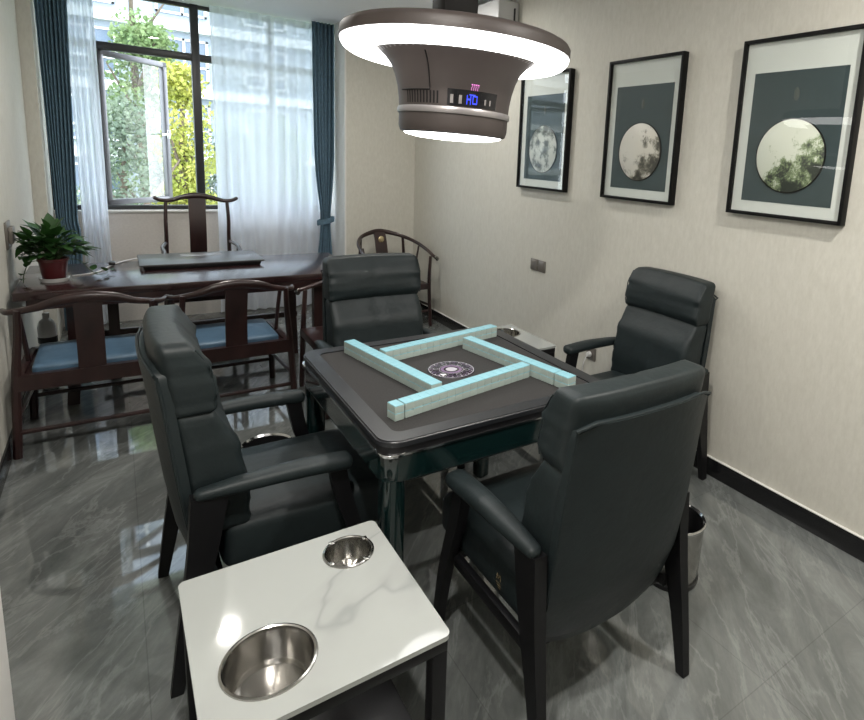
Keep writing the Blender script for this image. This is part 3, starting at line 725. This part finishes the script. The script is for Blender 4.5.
# ---------------------------------------------------------------- gaming table
TX, TY = 1.03, 1.91
def gaming_table():
    t = thing('gaming_table', 'dark green gaming table with felt top and chrome trim', 'table', (TX, TY, 0))
    h = .455
    bm = new()
    for s in (1,):
        out = rrect(0, 0, h, h, .065, 8); inn = rrect(0, 0, h-.058, h-.058, .03, 8); n = len(out)
        zt, zb = .782, .763
        vo = [bm.verts.new((x, y, zt)) for x, y in out]; vi = [bm.verts.new((x, y, zt+.0)) for x, y in inn]
        vo2 = [bm.verts.new((x, y, zb)) for x, y in out]; vi2 = [bm.verts.new((x, y, zt-.006)) for x, y in inn]
        for i in range(n):
            j = (i+1) % n
            bm.faces.new((vo[i], vo[j], vi[j], vi[i])); bm.faces.new((vo2[i], vo2[j], vo[j], vo[i])); bm.faces.new((vi[i], vi[j], vi2[j], vi2[i]))
        bm.faces.new(vo2[::-1])
        es = [e for e in bm.edges if e.verts[0] in vo and e.verts[1] in vo]; bmesh.ops.bevel(bm, geom=es, offset=.005, segments=3, affect='EDGES')
    obj('top_rim', bm, 'rim_vinyl', t)
    bm = new(); prism(bm, rrect(0, 0, h-.057, h-.057, .03, 8), .770, .7775); obj('felt_surface', bm, 'felt', t)
    bm = new(); prism(bm, rrect(0, 0, h-.004, h-.004, .061, 8), .740, .764); obj('dark_band', bm, 'black_metal', t)
    bm = new(); prism(bm, rrect(0, 0, h-.001, h-.001, .064, 8), .7345, .7405); obj('chrome_trim', bm, 'chrome', t)
    bm = new(); prism(bm, rrect(0, 0, h-.006, h-.006, .059, 8), .650, .735, bev=.004); ap = obj('apron', bm, 'gloss_green', t)
    for sx in (-1, 1):
        for sy in (-1, 1):
            bm = new(); prism(bm, rrect(sx*(h-.046), sy*(h-.046), .036, .036, .024, 5), .012, .655); lathe(bm, [(0, 0), (.022, 0), (.022, .014), (0, .014)], 16, (sx*(h-.050), sy*(h-.050), 0)); obj('leg', bm, 'gloss_green', t)
            bm = new(); prism(bm, rrect(sx*(h-.046), sy*(h-.046), .0475, .0475, .045, 6), .7325, .7425, bev=.002); obj('corner_cap', bm, 'chrome', t)
    for (x, y, w) in ((.12, -h+.004, 1), (-.12, h-.004, 1)):
        bm = new(); lathe(bm, [(0, .006), (.007, .006), (.009, 0), (0, 0)], 16)
        for v in bm.verts: a, b, c = v.co; v.co = V(x+a, y+(-c if y < 0 else c), .700+b)
        obj('button', bm, 'black_plastic', ap)
    # machine housing under the top
    bm = new(); box(bm, (-.33, -.33, .560), (.33, .33, .652), .02, 3); obj('machine_housing', bm, 'black_plastic', t)
    # centre console disc
    bm = new(); lathe(bm, [(0, .7790), (.092, .7790), (.094, .7776)], 64, (0, 0, 0)); d = obj('centre_console', bm, 'disc_black', t)
    def ringp(bm, r0, r1, z, cx=0, cy=0, mat=0, seg=48, a0=0, a1=2*PI):
        n = seg; A = [bm.verts.new((cx+r0*math.cos(a0+(a1-a0)*i/n), cy+r0*math.sin(a0+(a1-a0)*i/n), z)) for i in range(n+1)]
        B = [bm.verts.new((cx+r1*math.cos(a0+(a1-a0)*i/n), cy+r1*math.sin(a0+(a1-a0)*i/n), z)) for i in range(n+1)]
        for i in range(n): bm.faces.new((A[i], B[i], B[i+1], A[i+1])).material_index = mat
    bm = new(); z = .7796
    ringp(bm, .086, .0885, z, mat=1); ringp(bm, .074, .0755, z, mat=0); ringp(bm, .046, .048, z, mat=1); ringp(bm, .030, .042, z, mat=0); ringp(bm, 0.0, .022, z, mat=1)
    for k in range(12):
        a = 2*PI*k/12; ringp(bm, .0085, .0103, z, .061*math.cos(a), .061*math.sin(a), k % 2, 14)
    for k in range(28):
        a = 2*PI*k/28; ringp(bm, .078, .084, z, 0, 0, k % 2, 2, a, a+.07)
    obj('console_print', bm, ['purple_print', 'silver_print'], d, smooth=False)
gaming_table()

# ---------------------------------------------------------------- tiles: four walls, two high
def tiles():
    tw, tl, th = .0333, .046, .0252; z0 = .7778
    def tile(bm_):
        box(bm_, (-tw/2+.0001, -tl/2, 0), (tw/2-.0001, tl/2, th*.88), .0010, 1, 1); box(bm_, (-tw/2+.0001, -tl/2, th*.87), (tw/2-.0001, tl/2, th-.0002), .0010, 1, 0)
    bm = new(); tile(bm); src = obj('mahjong_tile', bm, ['tile_blue', 'tile_white']); first = src
    A = math.radians(10.6)
    ca, sa = math.cos(A), math.sin(A)
    rows = (('near', (.662, 1.612), (ca, sa), 'nearest'), ('left', (.752, 2.288), (sa, -ca), 'left-hand'), ('right', (1.214, 2.118), (sa, -ca), 'right-hand'), ('back', (.826, 2.108), (ca, sa), 'farthest'))
    k = 0
    for nm, (x, y), (dx, dy), word in rows:
        for i in range(18):
            for lay in (0, 1):
                o = first if k == 0 else first.copy()
                if k: C.objects.link(o)
                k += 1
                gap = .004*(i >= 1)*(nm == 'near') + .004*(i >= 16)*(nm == 'right')
                s = tw*(i+.5)+gap
                o.location = (x+dx*s, y+dy*s, z0+lay*th); o.rotation_euler = (0, 0, math.atan2(dy, dx))
                layer = 'upper' if lay else 'lower'
                if i in (0, 17):
                    ends = {'near': ('left', 'right'), 'back': ('left', 'right'), 'left': ('far', 'near'), 'right': ('far', 'near')}[nm]
                    lab = 'blue-backed tile at the %s end of the %s tile wall, %s layer' % (ends[i == 17], word, layer)
                    tag(o, lab, 'game tile', '%s tile wall, %s layer, %s end' % (word, layer, ends[i == 17]))
                else:
                    tag(o, 'blue-backed tile inside the %s layer of the %s tile wall' % (layer, word), 'game tile', '%s tile wall, %s layer' % (word, layer))
tiles()

# ---------------------------------------------------------------- marble side tables with cup holders
def side_table(label, loc, rz=0):
    t = thing('side_table', label, 'side table', loc, rz, 'marble-topped side tables')
    h, zt = .243, .55
    cups = ((.138, .143, .061, .060), (-.106, -.100, .090, .085))
    # top with two round openings
    bm = new(); out = rrect(0, 0, h, h, .016, 6)
    bmesh.ops.create_grid  # noqa
    obj_top = None
    def face_with_holes(z, flip):
        vo = [bm.verts.new((x, y, z)) for x, y in out]
        if not flip: vo[0]
        es = [bm.edges.new((vo[i], vo[(i+1) % len(vo)])) for i in range(len(vo))]; hs = []
        for cx, cy, r, d in cups:
            vh = [bm.verts.new((cx+r*math.cos(2*PI*i/40), cy+r*math.sin(2*PI*i/40), z)) for i in range(40)]
            es += [bm.edges.new((vh[i], vh[(i+1) % 40])) for i in range(40)]; hs.append(vh)
        r_ = bmesh.ops.triangle_fill(bm, use_beauty=True, use_dissolve=False, edges=es, normal=(0, 0, -1 if flip else 1))
        return vo, hs
    a = face_with_holes(zt, False); b = face_with_holes(zt-.012, True)
    for A_, B_ in [(a[0], b[0])]+list(zip(a[1], b[1])):
        n = len(A_)
        for i in range(n): bm.faces.new((B_[i], B_[(i+1) % n], A_[(i+1) % n], A_[i]))
    bmesh.ops.recalc_face_normals(bm, faces=bm.faces[:])
    obj('marble_top', bm, 'white_marble', t, angle=30)
    bm = new()
    for lo, hi in (((-h+.006, -h+.006, zt-.045), (h-.006, -h+.036, zt-.012)), ((-h+.006, h-.036, zt-.045), (h-.006, h-.006, zt-.012)), ((-h+.006, -h+.036, zt-.045), (-h+.036, h-.036, zt-.012)), ((h-.036, -h+.036, zt-.045), (h-.006, h-.036, zt-.012))): box(bm, lo, hi, .002)
    obj('frame', bm, 'black_metal', t)
    for sx in (-1, 1):
        for sy in (-1, 1):
            bm = new(); box(bm, (sx*(h-.024)-.018, sy*(h-.024)-.018, 0), (sx*(h-.024)+.018, sy*(h-.024)+.018, zt-.040), .003); obj('leg', bm, 'black_metal', t)
    bm = new(); box(bm, (-h+.03, -h+.03, .20), (h-.03, h-.03, .222), .004); obj('shelf', bm, 'black_plastic', t)
    for cx, cy, r, d in cups:
        bm = new(); lathe(bm, [(r+.005, zt), (r+.004, zt+.0028), (r, zt+.004), (r-.003, zt+.002), (r-.005, zt-.006), (r-.006, zt-d+.012), (r-.014, zt-d+.001), (r*.5, zt-d), (0, zt-d), (0, zt-d-.002), (r-.010, zt-d-.002), (r-.0035, zt-d+.012), (r-.0035, zt-.004)], 48, (cx, cy, 0)); c = obj('cup_holder', bm, 'steel', t)
        if r < .07:
            bm = new()
            for k in range(4):
                q = 2*PI*k/4+.5; bn = new(); box(bn, (cx+(r-.001)*math.cos(q)-.007, cy+(r-.001)*math.sin(q)-.007, zt+.002), (cx+(r-.001)*math.cos(q)+.007, cy+(r-.001)*math.sin(q)+.007, zt+.0055), .002); obj('rest_notch', bn, 'steel', c)
            for k in range(8):
                q = 2*PI*k/8; sweep(bm, [(cx+.012*math.cos(q), cy+.012*math.sin(q), zt-d+.003), (cx+.048*math.cos(q), cy+.048*math.sin(q), zt-d+.003)], .003, 6)
            lathe(bm, [(0, zt-d+.004), (.05, zt-d+.004), (.05, zt-d+.001), (0, zt-d+.001)], 24, (cx, cy, 0))
            obj('ashtray_ridges', bm, 'steel', c)
    return t
st = side_table('white marble side table in the front with two steel cup wells', (.312, 1.229, 0))
dup(st, (1.795, 2.745, 0), PI, 'marble side table by the right wall behind the gaming table')

# ---------------------------------------------------------------- steel bins
def bin_(label, loc):
    t = thing('waste_bin', label, 'bin', loc, 0, 'steel waste bins')
    bm = new(); lathe(bm, [(0, .012), (.100, .012), (.104, .02), (.110, .25), (.107, .25), (.098, .02), (0, .016)], 40); obj('bucket', bm, 'steel', t)
    bm = new(); lathe(bm, [(0, 0), (.106, 0), (.108, .02), (.104, .022), (0, .018)], 40); obj('base_ring', bm, 'black_plastic', t)
    bm = new(); lathe(bm, [(.104, .24), (.113, .242), (.115, .252), (.111, .258), (.104, .25)], 40, closed=True); obj('rim', bm, 'chrome', t)
    bm = new(); lathe(bm, [(0, .05), (.098, .05), (.106, .245), (.104, .247), (.094, .06), (0, .055)], 40); obj('liner', bm, 'black_plastic', t)
    return t
b = bin_('round steel waste bin behind the right leg of the nearest armchair', (1.72, 1.30, 0))
dup(b, (.50, 2.66, 0), 0, 'round steel waste bin on the floor beyond the left armchair')

# ---------------------------------------------------------------- tea desk
def desk():
    t = thing('tea_desk', 'long dark wooden tea desk in front of the window', 'desk', (.465, 4.40, 0))
    hx, hy = .94, .415
    bm = new(); box(bm, (-hx, -hy, .715), (hx, hy, .762), .006, 2); obj('desktop', bm, 'desk_wood', t)
    bm = new()
    for lo, hi in (((-hx+.05, -hy+.03, .655), (hx-.05, -hy+.055, .716)), ((-hx+.05, hy-.055, .655), (hx-.05, hy-.03, .716)), ((-hx+.05, -hy+.055, .655), (-hx+.075, hy-.055, .716)), ((hx-.075, -hy+.055, .655), (hx-.05, hy-.055, .716))): box(bm, lo, hi, .002)
    obj('apron', bm, 'rosewood', t)
    for x0, x1, y in ((-.74, -.71, -.14), (-.53, -.52, .22), (.61, .60, .22), (.67, .66, -.28)):
        bm = new(); sweep(bm, [(x0, y, 0), (x1, y, .35), (x1, y, .716)], .030, 4, sq=1, rad2=.028, up=(0, 1, 0)); obj('leg', bm, 'rosewood', t, angle=30)
    bm = new(); box(bm, (-.60, .205, .30), (.64, .235, .34), .003); box(bm, (-.60, .205, .12), (.64, .235, .15), .003); obj('stretcher', bm, 'rosewood', t)
desk()
# tea tray
t = thing('tea_tray', 'flat black tea tray with a grey top on the desk', 'tray', (.47, 4.635, .762))
bm = new(); box(bm, (-.355, -.21, 0), (.355, .21, .026), .003, taper=.97); obj('tray_body', bm, 'black_plastic', t)
bm = new(); box(bm, (-.372, -.222, .026), (.372, .222, .038), .004); obj('tray_surface', bm, 'tray_top', t)
bm = new(); box(bm, (-.12, .06, .0375), (.14, .17, .0395), .001); obj('glossy_inlay', bm, 'lamp_band', t)

# ---------------------------------------------------------------- low wooden chairs at the desk
def low_chair(label, loc, rz):
    t = thing('wooden_chair', label, 'chair', loc, rz, 'low-backed wooden chairs along the desk')
    zs = .415
    for s in (-1, 1):
        bm = new(); sweep(bm, [(s*.322, 0, 0), (s*.300, .01, zs), (s*.278, -.02, .62), (s*.268, -.045, .765)], [.019, .019, .016, .014], 8, smooth=5, sq=.6, up=(0, 1, 0)); obj('leg', bm, 'rosewood', t)
        bm = new(); sweep(bm, [(s*.300, .50, 0), (s*.285, .49, zs-.02)], [.019, .019], 8, sq=.6, up=(0, 1, 0)); obj('leg', bm, 'rosewood', t)
    bm = new()
    sweep(bm, [(-.335, .08, .742), (-.300, -.01, .750), (-.20, -.052, .772), (-.11, -.060, .800), (0, -.062, .812), (.11, -.060, .800), (.20, -.052, .772), (.300, -.01, .750), (.335, .08, .742)],
          [.014, .015, .015, .015, .015, .015, .015, .015, .014], 10, smooth=5, rad2=[.012, .014, .018, .025, .027, .025, .018, .014, .012], rnd=.01)
    obj('crest_rail', bm, 'rosewood', t)
    for s in (-1, 1):
        bm = new(); sweep(bm, [(s*.318, .03, .742), (s*.325, .12, .725), (s*.30, .24, .70)], .013, 8, smooth=5, rnd=.01); a = obj('arm', bm, 'rosewood', t)
        bm = new(); sweep(bm, [(s*.300, .235, .70), (s*.285, .25, .55), (s*.275, .26, zs)], .012, 8, smooth=4); obj('arm_post', bm, 'rosewood', a)
    bm = new(); g = []
    for i in range(9):
        q = i/8; z = zs+.01+q*.365; y = .012-.062*q+.018*math.sin(q*PI); g.append((y, z))
    sweep(bm, [(0, y, z) for y, z in g], .058, 4, sq=1, rad2=.008, up=(0, 1, 0)); obj('splat', bm, 'rosewood', t, angle=30)
    bm = new(); sweep(bm, [(-.300, .01, zs-.03), (.300, .01, zs-.03)], .018, 4, sq=1, rad2=.040); sweep(bm, [(-.285, .485, zs-.03), (.285, .485, zs-.03)], .018, 4, sq=1, rad2=.036)
    for s in (-1, 1): sweep(bm, [(s*.292, .02, zs-.03), (s*.282, .48, zs-.03)], .018, 4, sq=1, rad2=.036)
    box(bm, (-.275, .02, zs-.03), (.275, .475, zs-.012)); obj('seat_frame', bm, 'rosewood', t, angle=30)
    bm = new(); puff(bm, (.245, .215, .026), .018, (.0, .0, .008), lambda p: V(p.x, p.y+.255, p.z+zs+.012), 12); obj('cushion', bm, 'blue_leather', t, angle=180)
    bm = new(); sweep(bm, [(-.316, .004, .13), (.316, .004, .13)], .012, 8, sq=.6); obj('stretcher', bm, 'rosewood', t)
    bm = new(); sweep(bm, [(-.296, .495, .14), (.296, .495, .14)], .012, 8, sq=.6); obj('stretcher', bm, 'rosewood', t)
    for s in (-1, 1): bm = new(); sweep(bm, [(s*.316, .004, .19), (s*.294, .492, .19)], .012, 8, sq=.6); obj('stretcher', bm, 'rosewood', t)
    return t
lc = low_chair('low-backed wooden chair with blue seat beside the left wall', (-.145, 3.615, 0), 0)
dup(lc, (.535, 3.655, 0), math.radians(1), 'low-backed wooden chair with blue seat, right-hand one of the pair at the desk')

# ---------------------------------------------------------------- round-back chair in the corner
def round_back():
    t = thing('round_back_chair', 'round-backed wooden chair with brass medallion in the far right corner', 'chair', (2.065, 5.29, 0), PI+math.radians(2), 'round-backed wooden chairs')
    zs = .42
    for s in (-1, 1):
        bm = new(); sweep(bm, [(s*.27, 0, 0), (s*.25, 0, zs), (s*.23, -.02, .80)], [.018, .018, .014], 8, smooth=4, up=(0, 1, 0)); obj('leg', bm, 'rosewood', t)
        bm = new(); sweep(bm, [(s*.31, .46, 0), (s*.29, .45, zs), (s*.31, .43, .67)], [.018, .018, .014], 8, smooth=4, up=(0, 1, 0)); obj('leg', bm, 'rosewood', t)
    bm = new()
    P = [(-.345, .462, .664), (-.338, .43, .675), (-.34, .30, .71), (-.31, .12, .76), (-.22, -.03, .805), (-.09, -.09, .838), (0, -.10, .848), (.09, -.09, .838), (.22, -.03, .805), (.31, .12, .76), (.34, .30, .71), (.338, .43, .675), (.345, .462, .664)]
    sweep(bm, P, .017, 10, smooth=5, rnd=.012, rad2=[.014, .014, .016, .017, .018, .022, .024, .022, .018, .017, .016, .014, .014]); obj('crest_rail', bm, 'rosewood', t)
    for s in (-1, 1): bm = new(); sweep(bm, [(s*.345, .462, .664), (s*.362, .472, .655), (s*.368, .462, .642)], .018, 8, smooth=3, rnd=.012); obj('hand_rest', bm, 'steel', t)
    bm = new(); sweep(bm, [(0, -.01, zs), (0, -.01, .60), (0, -.05, .75), (0, -.095, .845)], .062, 4, sq=1, rad2=.008, up=(0, 1, 0), smooth=5); sp = obj('splat', bm, 'rosewood', t, angle=30)
    bm = new(); lathe(bm, [(0, .005), (.026, .005), (.033, 0), (0, 0)], 24)
    for v in bm.verts: a, b_, c = v.co; v.co = V(a, -.052+c+.012, .775+b_)
    obj('medallion', bm, 'brass', sp)
    bm = new(); box(bm, (-.28, -.01, zs-.06), (.28, .47, zs), .01); obj('seat', bm, 'rosewood', t)
    for y in (.0, .455): bm = new(); sweep(bm, [(-.28, y, .15), (.28, y, .15)], .012, 8); obj('stretcher', bm, 'rosewood', t)
    for s in (-1, 1): bm = new(); sweep(bm, [(s*.265, 0, .20), (s*.305, .455, .20)], .012, 8); obj('stretcher', bm, 'rosewood', t)
    for s in (-1, 1): bm = new(); sweep(bm, [(s*.30, .20, .735), (s*.27, .21, .58), (s*.265, .22, zs)], .010, 8, smooth=4); obj('side_post', bm, 'rosewood', t)
    t.scale = (.93, 1, 1)
    return t
rb = round_back()
dup(rb, (1.42, 3.62, 0), PI/2, 'round-backed wooden chair at the right end of the desk, mostly behind the far armchair')

# ---------------------------------------------------------------- tall yoke-back chair behind the desk
def yoke_chair():
    t = thing('yoke_back_chair', 'tall yoke-backed wooden chair behind the desk below the window', 'chair', (.53, 5.42, 0), PI)
    zs = .46
    for s in (-1, 1):
        bm = new(); sweep(bm, [(s*.25, 0, 0), (s*.235, 0, zs), (s*.222, .04, .80), (s*.222, .06, .98), (s*.215, .05, 1.13)], [.019, .018, .015, .014, .013], 8, smooth=4, up=(0, 1, 0)); obj('leg', bm, 'rosewood', t)
        bm = new(); sweep(bm, [(s*.27, .46, 0), (s*.25, .45, zs), (s*.255, .42, .72)], [.019, .018, .014], 8, smooth=4, up=(0, 1, 0)); obj('leg', bm, 'rosewood', t)
    bm = new()
    sweep(bm, [(-.285, .055, 1.158), (-.25, .05, 1.142), (-.19, .04, 1.138), (-.11, .028, 1.160), (-.05, .022, 1.172), (0, .020, 1.174), (.05, .022, 1.172), (.11, .028, 1.160), (.19, .04, 1.138), (.25, .05, 1.142), (.285, .055, 1.158)],
          [.016]*11, 10, smooth=4, rnd=.014, rad2=[.014, .015, .016, .019, .024, .026, .024, .019, .016, .015, .014]); obj('crest_rail', bm, 'rosewood', t)
    bm = new(); sweep(bm, [(0, 0, zs), (0, .02, .66), (0, .045, .90), (0, .022, 1.165)], .060, 4, sq=1, rad2=.008, up=(0, 1, 0), smooth=5); obj('splat', bm, 'rosewood', t, angle=30)
    for s in (-1, 1):
        bm = new(); sweep(bm, [(s*.225, .03, .80), (s*.26, .20, .785), (s*.255, .38, .765), (s*.270, .47, .755)], .014, 8, smooth=5, rnd=.012); a = obj('arm', bm, 'rosewood', t)
        bm = new(); sweep(bm, [(s*.262, .22, .78), (s*.25, .23, .62), (s*.245, .24, zs)], .010, 8, smooth=4); obj('arm_post', bm, 'rosewood', a)
    bm = new(); box(bm, (-.26, -.01, zs-.06), (.26, .47, zs), .01); obj('seat', bm, 'rosewood', t)
    for y in (.0, .455): bm = new(); sweep(bm, [(-.25, y, .12), (.25, y, .12)], .012, 8); obj('stretcher', bm, 'rosewood', t)
    for s in (-1, 1): bm = new(); sweep(bm, [(s*.245, 0, .18), (s*.265, .455, .18)], .012, 8); obj('stretcher', bm, 'rosewood', t)
yoke_chair()

# ---------------------------------------------------------------- potted plant on the desk
def plant():
    px, py, pz = -.315, 4.27, .762
    t = thing('potted_pothos', 'leafy green pothos in a dark red pot on the left desk end', 'potted plant', (px, py, pz))
    bm = new(); lathe(bm, [(0, .012), (.050, .012), (.054, .016), (.068, .118), (.074, .120), (.074, .136), (.067, .136), (.062, .118), (0, .115)], 40); obj('pot', bm, 'terracotta', t)
    bm = new(); lathe(bm, [(0, .110), (.064, .118)], 30); obj('soil', bm, 'soil', t)
    bm = new(); lathe(bm, [(0, 0), (.062, 0), (.072, .022), (.069, .023), (.060, .006), (0, .006)], 40); obj('saucer', bm, 'clear_plastic', t)
    R = random.Random(11)
    bs = new(); bl = new()
    def leaf(bm, p, d, up, L, W):
        d = d.normalized(); s = d.cross(up)
        if s.length < 1e-3: s = V(1, 0, 0)
        s.normalize(); n = s.cross(d).normalized()
        prof = ((0, .0), (.12, .62), (.3, 1), (.55, .86), (.8, .45), (1, 0)); rows = []
        for q, w in prof:
            c = p+d*L*q - n*L*.28*q*q
            if w == 0: rows.append([bm.verts.new(c)])
            else: rows.append([bm.verts.new(c-s*W*w+n*W*.25*w), bm.verts.new(c), bm.verts.new(c+s*W*w+n*W*.25*w)])
        for a, b_ in zip(rows, rows[1:]):
            if len(a) == 1: bm.faces.new((a[0], b_[0], b_[1])); bm.faces.new((a[0], b_[1], b_[2]))
            elif len(b_) == 1: bm.faces.new((a[0], b_[0], a[1])); bm.faces.new((a[1], b_[0], a[2]))
            else: bm.faces.new((a[0], b_[0], b_[1], a[1])); bm.faces.new((a[1], b_[1], b_[2], a[2]))
    for k in range(150):
        a = R.uniform(0, 2*PI); el = math.asin(R.uniform(-.05, 1)); rr = R.uniform(.55, 1)
        q = V(math.cos(a)*math.cos(el)*.145*rr, math.sin(a)*math.cos(el)*.12*rr, .155+math.sin(el)*.16*rr)
        if px+q.x < XL+.05: q.x = XL+.05-px+.01
        sweep(bs, [(q.x*.12, q.y*.12, .115), (q.x*.45, q.y*.45, .115+(q.z-.115)*.75), tuple(q)], .0018, 4, smooth=3)
        d = V(q.x, q.y, R.uniform(-.05, .06)+.15*q.z); L = R.uniform(.055, .095)
        if px+q.x-L < XL+.02 and d.x < 0: d.x *= .2
        leaf(bl, q, d, V(0, 0, 1), L, L*.34)
    for path, n in (([(.06, -.02, .13), (.12, -.03, .12), (.165, -.02, .06), (.20, .02, .02), (.24, .09, .012), (.25, .16, .012)], 5),
                    ([(-.05, -.03, .13), (-.10, -.05, .12), (-.125, -.06, .06), (-.13, -.07, .01)], 4), ([(-.05, .0, .15), (-.12, .02, .19), (-.14, .01, .13)], 2)):
        sweep(bs, path, .002, 5, smooth=5); P = catmull(path, 5)
        for i in range(n):
            j = len(P)//3 + i*(len(P)*2//3-1)//max(1, n-1); p = P[min(j, len(P)-1)]
            dr = V(R.uniform(-.2, .7) if path[0][0] > 0 else R.uniform(-.1, .3), R.uniform(-1, .3), .25); leaf(bl, p+V(0, 0, .012), dr, V(0, 0, 1), .055, .020)
    obj('stems', bs, 'vine_stem', t); obj('leaves', bl, 'pothos_leaf', t, angle=180)
plant()
bm = new(); sweep(bm, [(-.24, 4.37, .766), (-.18, 4.40, .766), (-.12, 4.46, .766), (-.07, 4.60, .766), (-.03, 4.72, .766), (.03, 4.82, .766), (.10, 4.90, .766), (.20, 4.92, .766)], .0045, 8, smooth=6)
tag(obj('power_cord', bm, 'white_plastic'), 'white cord running across the desk from plant to tray', 'cord')
bm = new(); box(bm, (-.018, -.028, 0), (.018, .028, .020), .005)
o = obj('cord_switch', bm, 'black_plastic'); o.location = (-.045, 4.665, .7715); tag(o, 'small black inline switch on the white desk cord', 'switch')

# ---------------------------------------------------------------- something white under the desk
t = thing('water_filter', 'small white canister with a black band on the floor under the desk', 'canister', (-.40, 4.62, 0))
bm = new(); lathe(bm, [(0, 0), (.045, 0), (.048, .01), (.048, .40), (.035, .44), (.018, .455), (.018, .49), (0, .49)], 28); obj('tank', bm, 'white_plastic', t)
bm = new(); lathe(bm, [(.048, .30), (.0495, .302), (.0495, .338), (.048, .34)], 28); obj('band', bm, 'black_plastic', t)
